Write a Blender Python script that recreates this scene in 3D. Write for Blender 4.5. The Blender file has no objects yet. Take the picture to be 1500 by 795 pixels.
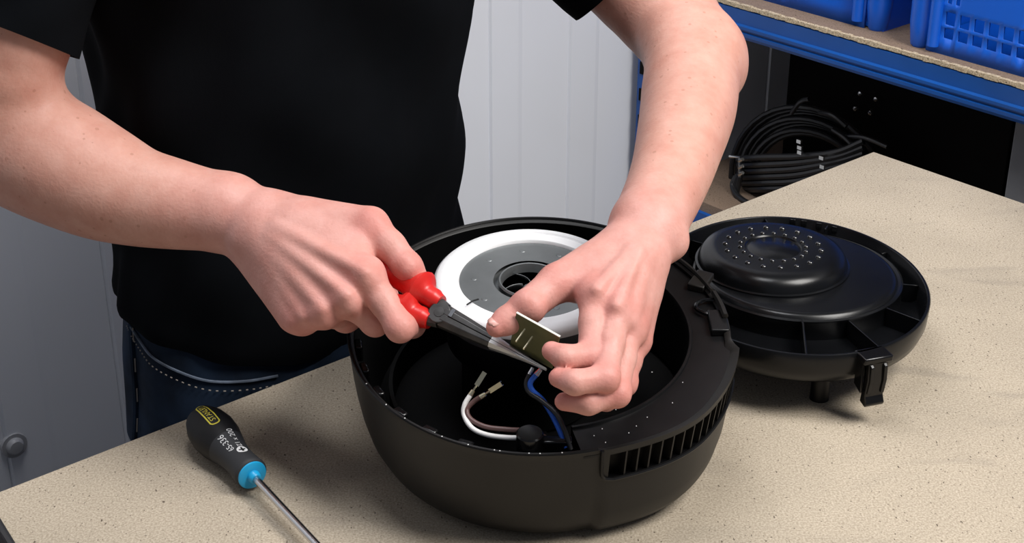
import bpy, bmesh, math, random
import numpy as np
from mathutils import Vector, Matrix
random.seed(7); rng = np.random.default_rng(7)
S = bpy.context.scene; COL = S.collection

# ------------------------------------------------------------------ camera
PITCH = math.radians(26); FPX = 2250.0
FW = np.array([0, math.cos(PITCH), -math.sin(PITCH)]); UPV = np.array([0, math.sin(PITCH), math.cos(PITCH)]); RT = np.array([1., 0, 0])
CAM = np.array([0, 0, .08]) - 1.32 * FW
cd = bpy.data.cameras.new('camera'); cam = bpy.data.objects.new('camera', cd); COL.objects.link(cam)
cam.location = CAM; cam.rotation_euler = (math.pi / 2 - PITCH, 0, 0)
cd.sensor_width = 36; cd.lens = 36 * FPX / 1500; cd.clip_start = .02; cd.clip_end = 50
S.camera = cam
# ------------------------------------------------------------------ placing helpers (pixel of the photograph + height or distance -> point in the room)
def ray(px, py): return FW + RT * (px - 750) / FPX - UPV * (py - 397.5) / FPX
def AZ(px, py, z): r = ray(px, py); return CAM + r * (z - CAM[2]) / r[2]
def AD(px, py, d): return CAM + ray(px, py) * d
def APL(px, py, p0, nn): r = ray(px, py); return CAM + r * (np.dot(p0 - CAM, nn)) / np.dot(r, nn)
def unit(v): v = np.asarray(v, float); return v / np.linalg.norm(v)
# workbench frame: EDGE runs along the far-left edge of the bench, NRM points from the bench to the metal wall
EDGE = unit([.757, .653, 0]); NRM = np.array([-EDGE[1], EDGE[0], 0]); CORNER = np.array([.421, .482, 0.])
def BW(s, n, z=0): return CORNER + EDGE * s + NRM * n + np.array([0, 0, z])
# ------------------------------------------------------------------ light
W = bpy.data.worlds.new('world'); S.world = W; W.use_nodes = True
W.node_tree.nodes['Background'].inputs[0].default_value = (.80, .86, 1, 1)
W.node_tree.nodes['Background'].inputs[1].default_value = .17
def area(name, loc, target, size, power, col=(1, 1, 1), sy=None):
    l = bpy.data.lights.new(name, 'AREA'); l.energy = power; l.color = col; l.size = size
    if sy: l.shape = 'RECTANGLE'; l.size_y = sy
    o = bpy.data.objects.new(name, l); COL.objects.link(o); o.location = loc
    o.rotation_euler = (Vector(target) - Vector(loc)).to_track_quat('-Z', 'Y').to_euler(); return o
area('ceiling_panel_light', (1.05, -.55, 1.50), (.15, 0, .05), .75, 39, (1, .97, .93))
area('wall_fill_light', tuple(BW(-.80, .16, 1.72)), tuple(BW(-.80, .62, .3)), .35, 20, (.96, .97, 1), 1.3)  # added fill lamp without a known source, brightens the left wall
S.view_settings.view_transform = 'Standard'; S.view_settings.look = 'None'
S.view_settings.exposure = 0.0; S.view_settings.gamma = 1.0; S.view_settings.use_curve_mapping = False

FLOOR = -.92

# ------------------------------------------------------------------ materials
def mat(name, col, rough=.5, metal=0, spec=.5, nz=None, bump=None, coat=0, sss=0):
    m = bpy.data.materials.new(name); m.use_nodes = True; nt = m.node_tree; b = nt.nodes['Principled BSDF']
    b.inputs['Base Color'].default_value = (*col, 1); b.inputs['Roughness'].default_value = rough
    b.inputs['Metallic'].default_value = metal; b.inputs['Specular IOR Level'].default_value = spec
    if coat: b.inputs['Coat Weight'].default_value = coat
    if sss:
        b.inputs['Subsurface Weight'].default_value = sss; b.inputs['Subsurface Radius'].default_value = (.008, .003, .002); b.inputs['Subsurface Scale'].default_value = 1
    tc = nt.nodes.new('ShaderNodeTexCoord')
    if nz:   # (scale, amount, detail)
        n = nt.nodes.new('ShaderNodeTexNoise'); n.inputs['Scale'].default_value = nz[0]; n.inputs['Detail'].default_value = nz[2] if len(nz) > 2 else 3
        nt.links.new(tc.outputs['Object'], n.inputs['Vector'])
        r = nt.nodes.new('ShaderNodeMapRange'); r.inputs[1].default_value = .3; r.inputs[2].default_value = .7
        r.inputs[3].default_value = 1 - nz[1]; r.inputs[4].default_value = 1 + nz[1]
        nt.links.new(n.outputs[0], r.inputs[0])
        mx = nt.nodes.new('ShaderNodeMix'); mx.data_type = 'RGBA'; mx.blend_type = 'MULTIPLY'; mx.inputs[0].default_value = 1
        mx.inputs[6].default_value = (*col, 1); nt.links.new(r.outputs[0], mx.inputs[7]); nt.links.new(mx.outputs[2], b.inputs['Base Color'])
    if bump:  # (scale, strength, distance)
        n = nt.nodes.new('ShaderNodeTexNoise'); n.inputs['Scale'].default_value = bump[0]; n.inputs['Detail'].default_value = 4
        nt.links.new(tc.outputs['Object'], n.inputs['Vector'])
        bp = nt.nodes.new('ShaderNodeBump'); bp.inputs['Strength'].default_value = bump[1]; bp.inputs['Distance'].default_value = bump[2]
        nt.links.new(n.outputs[0], bp.inputs['Height']); nt.links.new(bp.outputs[0], b.inputs['Normal'])
    return m

def chipboard(name, c1, c2, cd_, sc=1.0):
    m = bpy.data.materials.new(name); m.use_nodes = True; nt = m.node_tree; b = nt.nodes['Principled BSDF']
    b.inputs['Roughness'].default_value = .75; b.inputs['Specular IOR Level'].default_value = .25
    N = nt.nodes.new; L = nt.links.new; tc = N('ShaderNodeTexCoord')
    big = N('ShaderNodeTexNoise'); big.inputs['Scale'].default_value = 5; big.inputs['Detail'].default_value = 4; L(tc.outputs['Object'], big.inputs['Vector'])
    fin = N('ShaderNodeTexNoise'); fin.inputs['Scale'].default_value = 620 * sc; fin.inputs['Detail'].default_value = 3; L(tc.outputs['Object'], fin.inputs['Vector'])
    r1 = N('ShaderNodeValToRGB'); r1.color_ramp.elements[0].position = .33; r1.color_ramp.elements[1].position = .68
    r1.color_ramp.elements[0].color = (*c2, 1); r1.color_ramp.elements[1].color = (*c1, 1); L(fin.outputs[0], r1.inputs[0])
    mp = N('ShaderNodeMapping'); mp.inputs['Scale'].default_value = (1, .55, 1); mp.inputs['Rotation'].default_value = (0, 0, .6); L(tc.outputs['Object'], mp.inputs['Vector'])
    vo = N('ShaderNodeTexNoise'); vo.inputs['Scale'].default_value = 420 * sc; vo.inputs['Detail'].default_value = 1.5; L(mp.outputs[0], vo.inputs['Vector'])
    sp = N('ShaderNodeMapRange'); sp.inputs[1].default_value = .665; sp.inputs[2].default_value = .74; L(vo.outputs[0], sp.inputs[0])
    m1 = N('ShaderNodeMix'); m1.data_type = 'RGBA'; L(sp.outputs[0], m1.inputs[0]); L(r1.outputs[0], m1.inputs[6]); m1.inputs[7].default_value = (*cd_, 1)
    mr = N('ShaderNodeMapRange'); mr.inputs[1].default_value = .3; mr.inputs[2].default_value = .7; mr.inputs[3].default_value = .84; mr.inputs[4].default_value = 1.1; L(big.outputs[0], mr.inputs[0])
    m2 = N('ShaderNodeMix'); m2.data_type = 'RGBA'; m2.blend_type = 'MULTIPLY'; m2.inputs[0].default_value = 1; L(m1.outputs[2], m2.inputs[6]); L(mr.outputs[0], m2.inputs[7])
    # grey smudges left by oily tools
    sm = N('ShaderNodeTexNoise'); sm.inputs['Scale'].default_value = 11; sm.inputs['Detail'].default_value = 2; sm.inputs['Distortion'].default_value = 1.2
    mp2 = N('ShaderNodeMapping'); mp2.inputs['Rotation'].default_value = (0, 0, .35); mp2.inputs['Scale'].default_value = (.45, 1.5, 1); L(tc.outputs['Object'], mp2.inputs['Vector']); L(mp2.outputs[0], sm.inputs['Vector'])
    sr = N('ShaderNodeMapRange'); sr.inputs[1].default_value = .60; sr.inputs[2].default_value = .78; sr.inputs[4].default_value = .35; L(sm.outputs[0], sr.inputs[0])
    m3 = N('ShaderNodeMix'); m3.data_type = 'RGBA'; L(sr.outputs[0], m3.inputs[0]); L(m2.outputs[2], m3.inputs[6]); m3.inputs[7].default_value = (.16, .145, .125, 1)
    L(m3.outputs[2], b.inputs['Base Color'])
    bp = N('ShaderNodeBump'); bp.inputs['Strength'].default_value = .25; bp.inputs['Distance'].default_value = .0006; L(fin.outputs[0], bp.inputs['Height']); L(bp.outputs[0], b.inputs['Normal'])
    return m

def skin_mat():
    m = bpy.data.materials.new('skin'); m.use_nodes = True; nt = m.node_tree; b = nt.nodes['Principled BSDF']
    N = nt.nodes.new; L = nt.links.new; tc = N('ShaderNodeTexCoord')
    b.inputs['Roughness'].default_value = .50; b.inputs['Specular IOR Level'].default_value = .35
    b.inputs['Subsurface Weight'].default_value = .08; b.inputs['Subsurface Radius'].default_value = (.007, .0025, .0015); b.inputs['Subsurface Scale'].default_value = 1
    n1 = N('ShaderNodeTexNoise'); n1.inputs['Scale'].default_value = 48; n1.inputs['Detail'].default_value = 5; n1.inputs['Roughness'].default_value = .62; L(tc.outputs['Object'], n1.inputs['Vector'])
    r = N('ShaderNodeValToRGB'); e = r.color_ramp.elements
    e[0].position = .30; e[0].color = (.57, .262, .217, 1); e[1].position = .70; e[1].color = (.655, .345, .298, 1)
    x = e.new(.5); x.color = (.615, .305, .257, 1); L(n1.outputs[0], r.inputs[0])
    v = N('ShaderNodeTexVoronoi'); v.inputs['Scale'].default_value = 140; L(tc.outputs['Object'], v.inputs['Vector'])
    cr = N('ShaderNodeSeparateColor'); L(v.outputs['Color'], cr.inputs[0])
    rad = N('ShaderNodeMapRange'); rad.inputs[1].default_value = .55; rad.inputs[2].default_value = 1; rad.inputs[3].default_value = 0; rad.inputs[4].default_value = .24; L(cr.outputs[0], rad.inputs[0])
    lt = N('ShaderNodeMath'); lt.operation = 'LESS_THAN'; L(v.outputs['Distance'], lt.inputs[0]); L(rad.outputs[0], lt.inputs[1])
    at = N('ShaderNodeAttribute'); at.attribute_name = 'tan'; af = N('ShaderNodeAttribute'); af.attribute_name = 'flush'
    fm = N('ShaderNodeMapRange'); fm.inputs[3].default_value = .12; fm.inputs[4].default_value = .42; L(at.outputs['Fac'], fm.inputs[0])
    ml = N('ShaderNodeMath'); ml.operation = 'MULTIPLY'; L(lt.outputs[0], ml.inputs[0]); L(fm.outputs[0], ml.inputs[1])
    t1 = N('ShaderNodeMix'); t1.data_type = 'RGBA'; t1.blend_type = 'MULTIPLY'; L(at.outputs['Fac'], t1.inputs[0]); L(r.outputs[0], t1.inputs[6]); t1.inputs[7].default_value = (.95, .99, .92, 1)
    fl = N('ShaderNodeMath'); fl.operation = 'MULTIPLY'; fl.inputs[1].default_value = .8; fl.use_clamp = True; L(af.outputs['Fac'], fl.inputs[0])
    t2 = N('ShaderNodeMix'); t2.data_type = 'RGBA'; t2.blend_type = 'MULTIPLY'; L(fl.outputs[0], t2.inputs[0]); L(t1.outputs[2], t2.inputs[6]); t2.inputs[7].default_value = (.96, .74, .74, 1)
    mx = N('ShaderNodeMix'); mx.data_type = 'RGBA'; L(ml.outputs[0], mx.inputs[0]); L(t2.outputs[2], mx.inputs[6]); mx.inputs[7].default_value = (.33, .14, .09, 1)
    L(mx.outputs[2], b.inputs['Base Color'])
    n2 = N('ShaderNodeTexNoise'); n2.inputs['Scale'].default_value = 420; n2.inputs['Detail'].default_value = 3; L(tc.outputs['Object'], n2.inputs['Vector'])
    n3 = N('ShaderNodeTexNoise'); n3.inputs['Scale'].default_value = 75; n3.inputs['Detail'].default_value = 2; L(tc.outputs['Object'], n3.inputs['Vector'])
    ad = N('ShaderNodeMath'); ad.operation = 'MULTIPLY_ADD'; ad.inputs[1].default_value = 1.1; L(n3.outputs[0], ad.inputs[0]); L(n2.outputs[0], ad.inputs[2])
    bp = N('ShaderNodeBump'); bp.inputs['Strength'].default_value = .35; bp.inputs['Distance'].default_value = .0008; L(ad.outputs[0], bp.inputs['Height']); L(bp.outputs[0], b.inputs['Normal'])
    return m

def denim_mat():
    m = mat('denim', (.010, .020, .040), .85, nz=(26, .5, 4), spec=.2)
    return m

M = dict(
    wall=mat('wall_metal', (.74, .755, .80), .5, nz=(2.5, .06), spec=.4),
    wall_r=mat('grey_plaster', (.42, .42, .43), .8, nz=(6, .08)),
    floor=mat('concrete', (.22, .21, .2), .85, nz=(9, .2)),
    bench=chipboard('bench_chipboard', (.53, .455, .355), (.325, .27, .20), (.11, .082, .06)),
    shelf=chipboard('shelf_chipboard', (.30, .215, .155), (.20, .14, .10), (.09, .062, .04)),
    edge=chipboard('raw_chipboard_edge', (.72, .60, .42), (.36, .27, .17), (.06, .045, .03), .8),
    frame=mat('steel_frame', (.10, .10, .11), .5, .6),
    black=mat('black_plastic', (.0055, .0055, .006), .36, spec=.26, nz=(60, .2), bump=(500, .05, .0003)),
    blackm=mat('black_plastic_matte', (.0095, .0088, .0080), .46, spec=.34, nz=(14, .25, 5), bump=(900, .12, .0003)),
    gloss=mat('black_plastic_gloss', (.004, .004, .0045), .2, spec=.35),
    nubm=mat('polished_nub', (.01, .01, .01), .10, spec=.9),
    inner=mat('black_plastic_inside_shade', (.0022, .0022, .0024), .5, spec=.12),  # darker copy of the housing plastic, interior shade put into the colour
    lidm=mat('lid_plastic', (.0035, .0038, .0045), .27, spec=.32, nz=(30, .2), bump=(120, .04, .0004)),
    white=mat('white_moulded_rubber', (.86, .87, .88), .42, nz=(18, .05)),
    zinc=mat('dull_zinc', (.42, .42, .44), .45, .25),
    can=mat('motor_can_steel', (.13, .13, .13), .5, .6, nz=(16, .2)),
    tin=mat('motor_tin', (.24, .255, .26), .48, .75, nz=(16, .22, 5), bump=(40, .05, .0005)),
    satin=mat('ground_steel', (.68, .68, .67), .42, .65),
    chrome=mat('steel', (.62, .62, .63), .22, 1),
    darksteel=mat('dark_steel', (.075, .073, .072), .42, .75, nz=(90, .3)),
    red=mat('red_grip_plastic', (.62, .018, .014), .36, spec=.5, nz=(30, .1)),
    screw_black=mat('handle_rubber', (.007, .007, .0078), .55, spec=.3, nz=(40, .15)),
    screw_grey=mat('handle_grey_rubber', (.022, .023, .026), .65),
    cyan=mat('cyan_plastic', (.012, .36, .68), .35),
    yellow=mat('print_yellow', (.72, .62, .06), .5), ink=mat('print_white', (.75, .75, .75), .5), inkblack=mat('print_black', (.01, .01, .01), .5),
    redink=mat('print_red', (.30, .075, .075), .6),
    pcb=mat('circuit_board', (.095, .095, .032), .45, nz=(50, .3)), pcbedge=mat('circuit_board_edge', (.66, .66, .58), .6),
    brass=mat('tinned_terminal', (.62, .58, .42), .28, 1),
    w_white=mat('wire_white', (.78, .76, .74), .4), w_brown=mat('wire_brown', (.115, .060, .055), .4), w_blue=mat('wire_blue', (.012, .10, .55), .4), w_black=mat('wire_black', (.016, .016, .018), .35),
    blue=mat('blue_steel_paint', (.004, .070, .30), .38, nz=(12, .12)),
    crate=mat('blue_crate_plastic', (.004, .11, .62), .38, nz=(8, .06)),
    shirt=mat('black_cotton', (.0030, .0036, .0048), .95, spec=.06, nz=(9, .35), bump=(900, .2, .0004)),
    skin=skin_mat(), nail=mat('nail', (.70, .38, .33), .3, spec=.5), denim=denim_mat(), denimlight=mat('denim_worn', (.10, .125, .17), .85, nz=(60, .5)), stitch=mat('stitch_thread', (.28, .25, .22), .8),
    hair=mat('hair_brown', (.06, .035, .02), .6, nz=(80, .4)), shoe=mat('shoe_leather', (.02, .016, .013), .5), eye=mat('eye_white', (.8, .8, .78), .2), lip=mat('lip', (.5, .2, .18), .5),
    cable=mat('cable_rubber', (.012, .012, .013), .36), boxm=mat('black_card_box', (.0035, .003, .003), .8, spec=.15), bronze=mat('zinc_clip', (.7, .7, .68), .25, 1),
    wall_stand_in=mat('stand_in_grey', (.20, .20, .205), .8, nz=(20, .1)),  # tone of the lit wall strip, for the added block
    case=mat('case_plastic', (.02, .02, .022), .4),
)

# ------------------------------------------------------------------ mesh helpers
def basis(ax, up=(0, 0, 1)):
    z = unit(ax); u = np.asarray(up, float)
    if abs(np.dot(z, u)) > .98: u = np.array([1., 0, 0])
    x = unit(np.cross(u, z)); y = np.cross(z, x); return x, y, z
class MB:
    def __init__(s): s.v = []; s.f = []
    def add(s, vs, fs):
        o = len(s.v); s.v += [tuple(map(float, p)) for p in vs]; s.f += [tuple(i + o for i in f) for f in fs]; return s
    def box(s, c, size, axes=None, taper=1.0):
        ax = axes or (np.array([1., 0, 0]), np.array([0, 1., 0]), np.array([0, 0, 1.])); h = np.array(size) / 2; c = np.asarray(c, float); vs = []
        for k in (-1, 1):
            t = 1 if k < 0 else taper
            for a, b in ((-1, -1), (1, -1), (1, 1), (-1, 1)): vs.append(c + ax[0] * a * h[0] * t + ax[1] * b * h[1] * t + ax[2] * k * h[2])
        return s.add(vs, [(3, 2, 1, 0), (4, 5, 6, 7), (0, 1, 5, 4), (1, 2, 6, 5), (2, 3, 7, 6), (3, 0, 4, 7)])
    def rings(s, R, cap0=True, cap1=True, closed=True):
        n = len(R[0]); vs = [p for r in R for p in r]; fs = []
        for i in range(len(R) - 1):
            for j in range(n if closed else n - 1):
                k = (j + 1) % n; fs.append((i * n + j, i * n + k, (i + 1) * n + k, (i + 1) * n + j))
        if cap0: fs.append(tuple(range(n - 1, -1, -1)))
        if cap1: fs.append(tuple((len(R) - 1) * n + j for j in range(n)))
        return s.add(vs, fs)
    def tube(s, pts, rad, n=10, flat=1.0, up=(0, 0, 1), cap=True):
        P = [np.asarray(p, float) for p in pts]; rs = rad if hasattr(rad, '__len__') else [rad] * len(P)
        t = unit(P[1] - P[0]); x, y, _ = basis(t, up); R = []
        for i, p in enumerate(P):
            tn = unit((P[min(i + 1, len(P) - 1)] - P[max(i - 1, 0)])); x = unit(x - tn * np.dot(x, tn)); y = np.cross(tn, x)
            R.append([p + x * math.cos(a) * rs[i] + y * math.sin(a) * rs[i] * flat for a in np.arange(n) * 2 * math.pi / n])
        return s.rings(R, cap, cap)
    def lathe(s, prof, org, axis=(0, 0, 1), n=32, up=(0, 0, 1), cap0=True, cap1=True, sx=1, sy=1):
        x, y, z = basis(axis, up); org = np.asarray(org, float)
        R = [[org + z * h + x * math.cos(a) * r * sx + y * math.sin(a) * r * sy for a in np.arange(n) * 2 * math.pi / n] for r, h in prof]
        return s.rings(R, cap0, cap1)
    def prism(s, poly, d):
        n = len(poly); P = [np.asarray(p, float) for p in poly]; d = np.asarray(d, float)
        vs = P + [p + d for p in P]
        return s.add(vs, [tuple(range(n - 1, -1, -1)), tuple(range(n, 2 * n))] + [(i, (i + 1) % n, n + (i + 1) % n, n + i) for i in range(n)])
    def build(s, name, m, parent=None, bevel=0, smooth=35, fixn=True, seg=2):
        me = bpy.data.meshes.new(name); me.from_pydata(s.v, [], s.f); me.update()
        if fixn:
            bm = bmesh.new(); bm.from_mesh(me); bmesh.ops.recalc_face_normals(bm, faces=bm.faces[:]); bm.to_mesh(me); bm.free()
        if smooth:
            me.shade_smooth(); me.set_sharp_from_angle(angle=math.radians(smooth))
        me.materials.append(M[m] if isinstance(m, str) else m)
        o = bpy.data.objects.new(name, me); COL.objects.link(o)
        if bevel:
            b = o.modifiers.new('bevel', 'BEVEL'); b.width = bevel; b.segments = seg; b.limit_method = 'ANGLE'; b.angle_limit = math.radians(40)
        return par(o, parent)
def par(o, parent):
    if parent is not None:
        o.parent = parent; o.matrix_parent_inverse = world_inv(parent)
    return o
def world_inv(p):
    m = p.matrix_basis.copy(); q = p
    while q.parent is not None: m = q.parent.matrix_basis @ q.matrix_parent_inverse @ m if False else (q.parent.matrix_basis @ q.matrix_parent_inverse @ m); q = q.parent
    return m.inverted()
def tag(o, label, cat=None, group=None, kind=None):
    if label: o['label'] = label
    if cat: o['category'] = cat
    if group: o['group'] = group
    if kind: o['kind'] = kind
    return o
def thing(name, loc, label, cat, group=None):
    o = bpy.data.objects.new(name, None); COL.objects.link(o); o.location = loc; o.empty_display_size = .05
    return tag(o, label, cat, group)
def spline(pts, n=8):
    P = [np.asarray(p, float) for p in pts]; P = [2 * P[0] - P[1]] + P + [2 * P[-1] - P[-2]]; out = []
    for i in range(1, len(P) - 2):
        a, b, c, d = P[i - 1:i + 3]
        for k in range(n):
            t = k / n; out.append(.5 * (2 * b + (c - a) * t + (2 * a - 5 * b + 4 * c - d) * t * t + (3 * b - a - 3 * c + d) * t ** 3))
    return out + [P[-2]]

# ------------------------------------------------------------------ the room
prof = []
per = .143
for k in range(-12, 12):
    s0 = -.164 + per * k
    prof += [(s0 - .0022, 0), (s0, -.0020), (s0 + .0022, .0026), (s0 + .05, .0012), (s0 + .057, 0)]
mb = MB(); ring = []
for zz in (FLOOR, 1.7): ring.append([BW(s_, .5 - d_, zz) for s_, d_ in prof] + [BW(prof[-1][0], .515, zz), BW(prof[0][0], .515, zz)])
mb.rings(ring, False, False)
wall = mb.build('wall_back', 'wall', smooth=0)
tag(wall, 'grey corrugated sheet metal wall behind the person', kind='structure')
for s_, n_, z_ in ((-.871, .497, -.28), (-.30, .497, -.28)):
    b = MB(); b.lathe([(.0001, .0105), (.0075, .0100), (.0100, .0075), (.0105, .0045), (.015, .0045), (.0155, 0)], BW(s_, n_ + .003, z_), -NRM, 20).build('wall_bolt', 'zinc', wall)
mb = MB(); mb.box((0, .6, FLOOR - .02), (6, 6, .04)); tag(mb.build('floor', 'floor'), 'bare concrete workshop floor', kind='structure')
mb = MB(); mb.box(BW(.62, -.4, .4), (.03, 2.0, 2.66), (EDGE, NRM, np.array([0, 0, 1.]))); tag(mb.build('wall_right', 'wall_r'), 'plain grey wall behind the blue shelving', kind='structure')

# ------------------------------------------------------------------ workbench
L_, D_ = 2.1, 1.05; T_ = .022
bench = thing('workbench', BW(-L_ / 2, -D_ / 2, FLOOR), 'workbench with a scuffed beige chipboard top filling the foreground', 'workbench')
AX = (EDGE, NRM, np.array([0, 0, 1.]))
MB().box(BW(-L_ / 2, -D_ / 2, -T_ / 2), (L_, D_, T_), AX).build('tabletop', 'bench', bench, .001)
for a in (-.08, -L_ + .08):
    for b_ in (-.08, -D_ + .08):
        MB().box(BW(a, b_, (FLOOR - T_) / 2), (.05, .05, -FLOOR - T_), AX).build('leg', 'frame', bench)
for b_ in (-.08, -D_ + .08): MB().box(BW(-L_ / 2, b_, -T_ - .035), (L_ - .22, .03, .07), AX).build('apron', 'frame', bench)

# ------------------------------------------------------------------ blue shelving with crates
G = .10
rack = thing('shelving_rack', BW(G, .2, FLOOR), 'blue steel shelving rack with chipboard shelves right of the metal wall', 'shelving')
def post(n_):
    p = MB(); w = .038
    p.box(BW(G + .002, n_, .1), (.004, w, 2.0), AX); p.box(BW(G + .02, n_ + w / 2 - .002, .1), (.036, .004, 2.0), AX); p.box(BW(G + .02, n_ - w / 2 + .002, .1), (.036, .004, 2.0), AX)
    o = p.build('upright', 'blue', rack)
    for k in range(46):
        zz = -.80 + k * .04
        MB().box(BW(G - .0004, n_ + w / 2 - .009, zz), (.003, .007, .018), AX).build('slot', 'boxm', o)
post(.466); post(-1.02)
def beam(z0, z1, depth_g):
    zc = (z0 + z1) / 2; h = z1 - z0
    prof2 = [(0, z0), (-.004, z0 + .001), (-.006, z0 + h * .13), (-.006, z0 + h * .24), (-.0025, z0 + h * .27), (-.0025, z0 + h * .33), (-.006, z0 + h * .36), (-.006, z0 + h * .46), (-.001, z0 + h * .5), (-.001, z1 - .001), (.002, z1), (.03, z1), (.03, z0)]
    MB().rings([[BW(depth_g + a, nn, b_) for a, b_ in prof2] for nn in (.447, -1.0)]).build('beam', 'blue', rack, smooth=20)
ZS = .088
beam(.046, ZS - .003, G); beam(.046, ZS - .003, G + .45)
beam(.57, .612, G); beam(.57, .612, G + .45); beam(-.262, -.222, G); beam(-.262, -.222, G + .45)  # topmost beams are unseen, added to carry the shading shelf
o = MB().box(BW(G + .24, -.28, ZS - .004), (.472, 1.44, .014), AX).build('shelf_board', 'shelf', rack)
# rough sawn front edge of the board
e = MB(); nn = 240
for i in range(nn):
    a0 = .44 - 1.44 * i / nn; h_ = .0042 + .002 * random.random(); e.box(BW(G + .002 - .001 * random.random(), a0 - .003, ZS + .0005), (.006, .0061, h_), AX)
e.build('board_edge', 'edge', rack, smooth=0)
MB().box(BW(G + .24, -.28, -.215), (.472, 1.44, .014), AX).build('shelf_board', 'shelf', rack)
ZT = ZS + .003
MB().box(BW(G + .24, -.28, .62), (.472, 1.44, .014), AX).build('shelf_board', 'shelf', rack)  # unseen upper shelf, added to shade the crates below

def perforated(name, org, ux, uz, W_, H_, holes, th, m, parent):
    xs = sorted(set([0, W_] + [h for r in holes for h in (r[0], r[1])])); zs = sorted(set([0, H_] + [h for r in holes for h in (r[2], r[3])]))
    vs = [org + ux * a + uz * b_ for b_ in zs for a in xs]; fs = []; nx = len(xs)
    for j in range(len(zs) - 1):
        for i in range(nx - 1):
            cx, cz = (xs[i] + xs[i + 1]) / 2, (zs[j] + zs[j + 1]) / 2
            if any(r[0] < cx < r[1] and r[2] < cz < r[3] for r in holes): continue
            fs.append((j * nx + i, j * nx + i + 1, (j + 1) * nx + i + 1, (j + 1) * nx + i))
    b_ = MB(); b_.add(vs, fs); o_ = b_.build(name, m, parent, fixn=False); md = o_.modifiers.new('th', 'SOLIDIFY'); md.thickness = th; md.offset = 0
    return o_
def crate(n0, g0, label, Wd=.40, Dp=.30, H=.17):
    """n0: near-left bottom corner along the rack, runs towards -NRM"""
    base = BW(g0, n0, ZT); ux = -NRM; uy = EDGE; uz = np.array([0, 0, 1.])
    t = thing('plastic_crate', base + ux * Wd / 2 + uy * Dp / 2, label, 'crate', 'blue crates on the shelf')
    holes = []
    x0 = .052
    for r in range(2):
        for c in range(6): holes.append((x0 + c * .0195 + (.0 if True else 0), x0 + c * .0195 + .0135, .020 + r * .0165, .0325 + r * .0195))
    for c in (0, 1): holes.append((x0 + .0 + c * .011, x0 + .006 + c * .011, .062, .125))
    for c in (0, 1): holes.append((x0 + .105 + c * .011, x0 + .111 + c * .011, .058, .125))
    for r in range(2):
        for c in range(6): holes.append((x0 + .18 + c * .0195, x0 + .18 + c * .0195 + .0135, .020 + r * .0165, .0325 + r * .0195))
    holes = [h for h in holes if h[1] < Wd - .05 - (0 if Wd > .35 else .08)]
    perforated('front_panel', base + ux * .03 + uy * .006, ux, uz, Wd - .06, H, [(a - .03, b_ - .03, c, d) for a, b_, c, d in holes], .003, 'crate', t)
    MB().box(base + ux * Wd / 2 + uy * (Dp - .004) + uz * H / 2, (Wd - .02, .003, H), (ux, uy, uz)).build('back_panel', 'crate', t)
    for a in (.006, Wd - .006): MB().box(base + ux * a + uy * Dp / 2 + uz * H / 2, (.003, Dp - .02, H), (ux, uy, uz)).build('side_panel', 'crate', t)
    MB().box(base + ux * Wd / 2 + uy * Dp / 2 + uz * .004, (Wd - .02, Dp - .02, .004), (ux, uy, uz)).build('crate_floor', 'crate', t)
    # rounded corner columns with a tapering foot
    for a, b_ in ((0.016, .014), (Wd - .016, .014), (.016, Dp - .014), (Wd - .016, Dp - .014)):
        c = base + ux * a + uy * b_
        MB().lathe([(.010, 0), (.0125, .004), (.0155, .03), (.0165, H)], c, uz, 20).build('corner_column', 'crate', t)
    for a in (.040, Wd - .040):
        MB().lathe([(.0075, .008), (.008, .06), (.008, H)], base + ux * a + uy * .004, uz, 14).build('front_rib', 'crate', t)
    for f_ in (0, 1):
        MB().box(base + ux * Wd / 2 + uy * (-.002 + f_ * (Dp + .002)) + uz * (H - .008), (Wd, .012, .016), (ux, uy, uz)).build('top_rim', 'crate', t, .003)
    return t
q = AZ(1328, 66, ZT) - CORNER
crate(float(q @ NRM) + .004, float(q @ EDGE) - .003, 'blue plastic crate with square holes at the right end of the shelf')
crate(float(q @ NRM) + .362, float(q @ EDGE) + .012, 'blue plastic crate on the shelf nearer the metal wall', .315)

# ------------------------------------------------------------------ dark things on the lower shelf
ZL = -.208
def on_g(px, py, g): return APL(px, py, BW(g, 0), EDGE)
nl = float((on_g(1147, 200, .30) - CORNER) @ NRM); nr = float((on_g(1478, 220, .30) - CORNER) @ NRM)
bx = thing('storage_box', BW(.42, (nl + nr) / 2, ZL), 'tall matt black storage box on the lower shelf under the crates', 'box')
MB().box(BW(.42, (nl + nr) / 2, ZL + .11), (.24, abs(nl - nr), .22), AX).build('box_body', 'boxm', bx, .002)
MB().box(BW(.42, (nl + nr) / 2, ZL + .228), (.25, abs(nl - nr) + .012, .016), AX).build('lid', 'boxm', bx, .002)
for px, py in ((1256, 158), (1278, 164), (1263, 136), (1286, 144)):
    c = on_g(px, py, .30); MB().lathe([(.0001, .007), (.003, .0062), (.0042, .003), (.0046, 0)], c + EDGE * .0, -EDGE, 12).build('stud', 'bronze', bx)
gb = thing('wall_stand_in', BW(.27, nr - .16, ZL), 'plain grey block standing in for the grey wall beside the black storage box', 'box')  # made-up block in place of the lit grey strip of wall
n9 = float((on_g(1481, 220, .15) - CORNER) @ NRM)
MB().box(BW(.27, n9 - .15, ZL + .121), (.24, .30, .242), AX).build('box_body', 'wall_stand_in', gb, .002)
for k in (-1, 1): MB().box(BW(.27 + k * .061, n9 - .15, ZL + .2435), (.118, .30, .003), AX).build('stand_in_top', 'wall_stand_in', gb)
coil = thing('cable_coil', BW(.24, .20, ZL), 'large coil of thick black cable behind the far bench corner', 'cable coil')
cc = on_g(1185, 262, .22)
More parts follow.
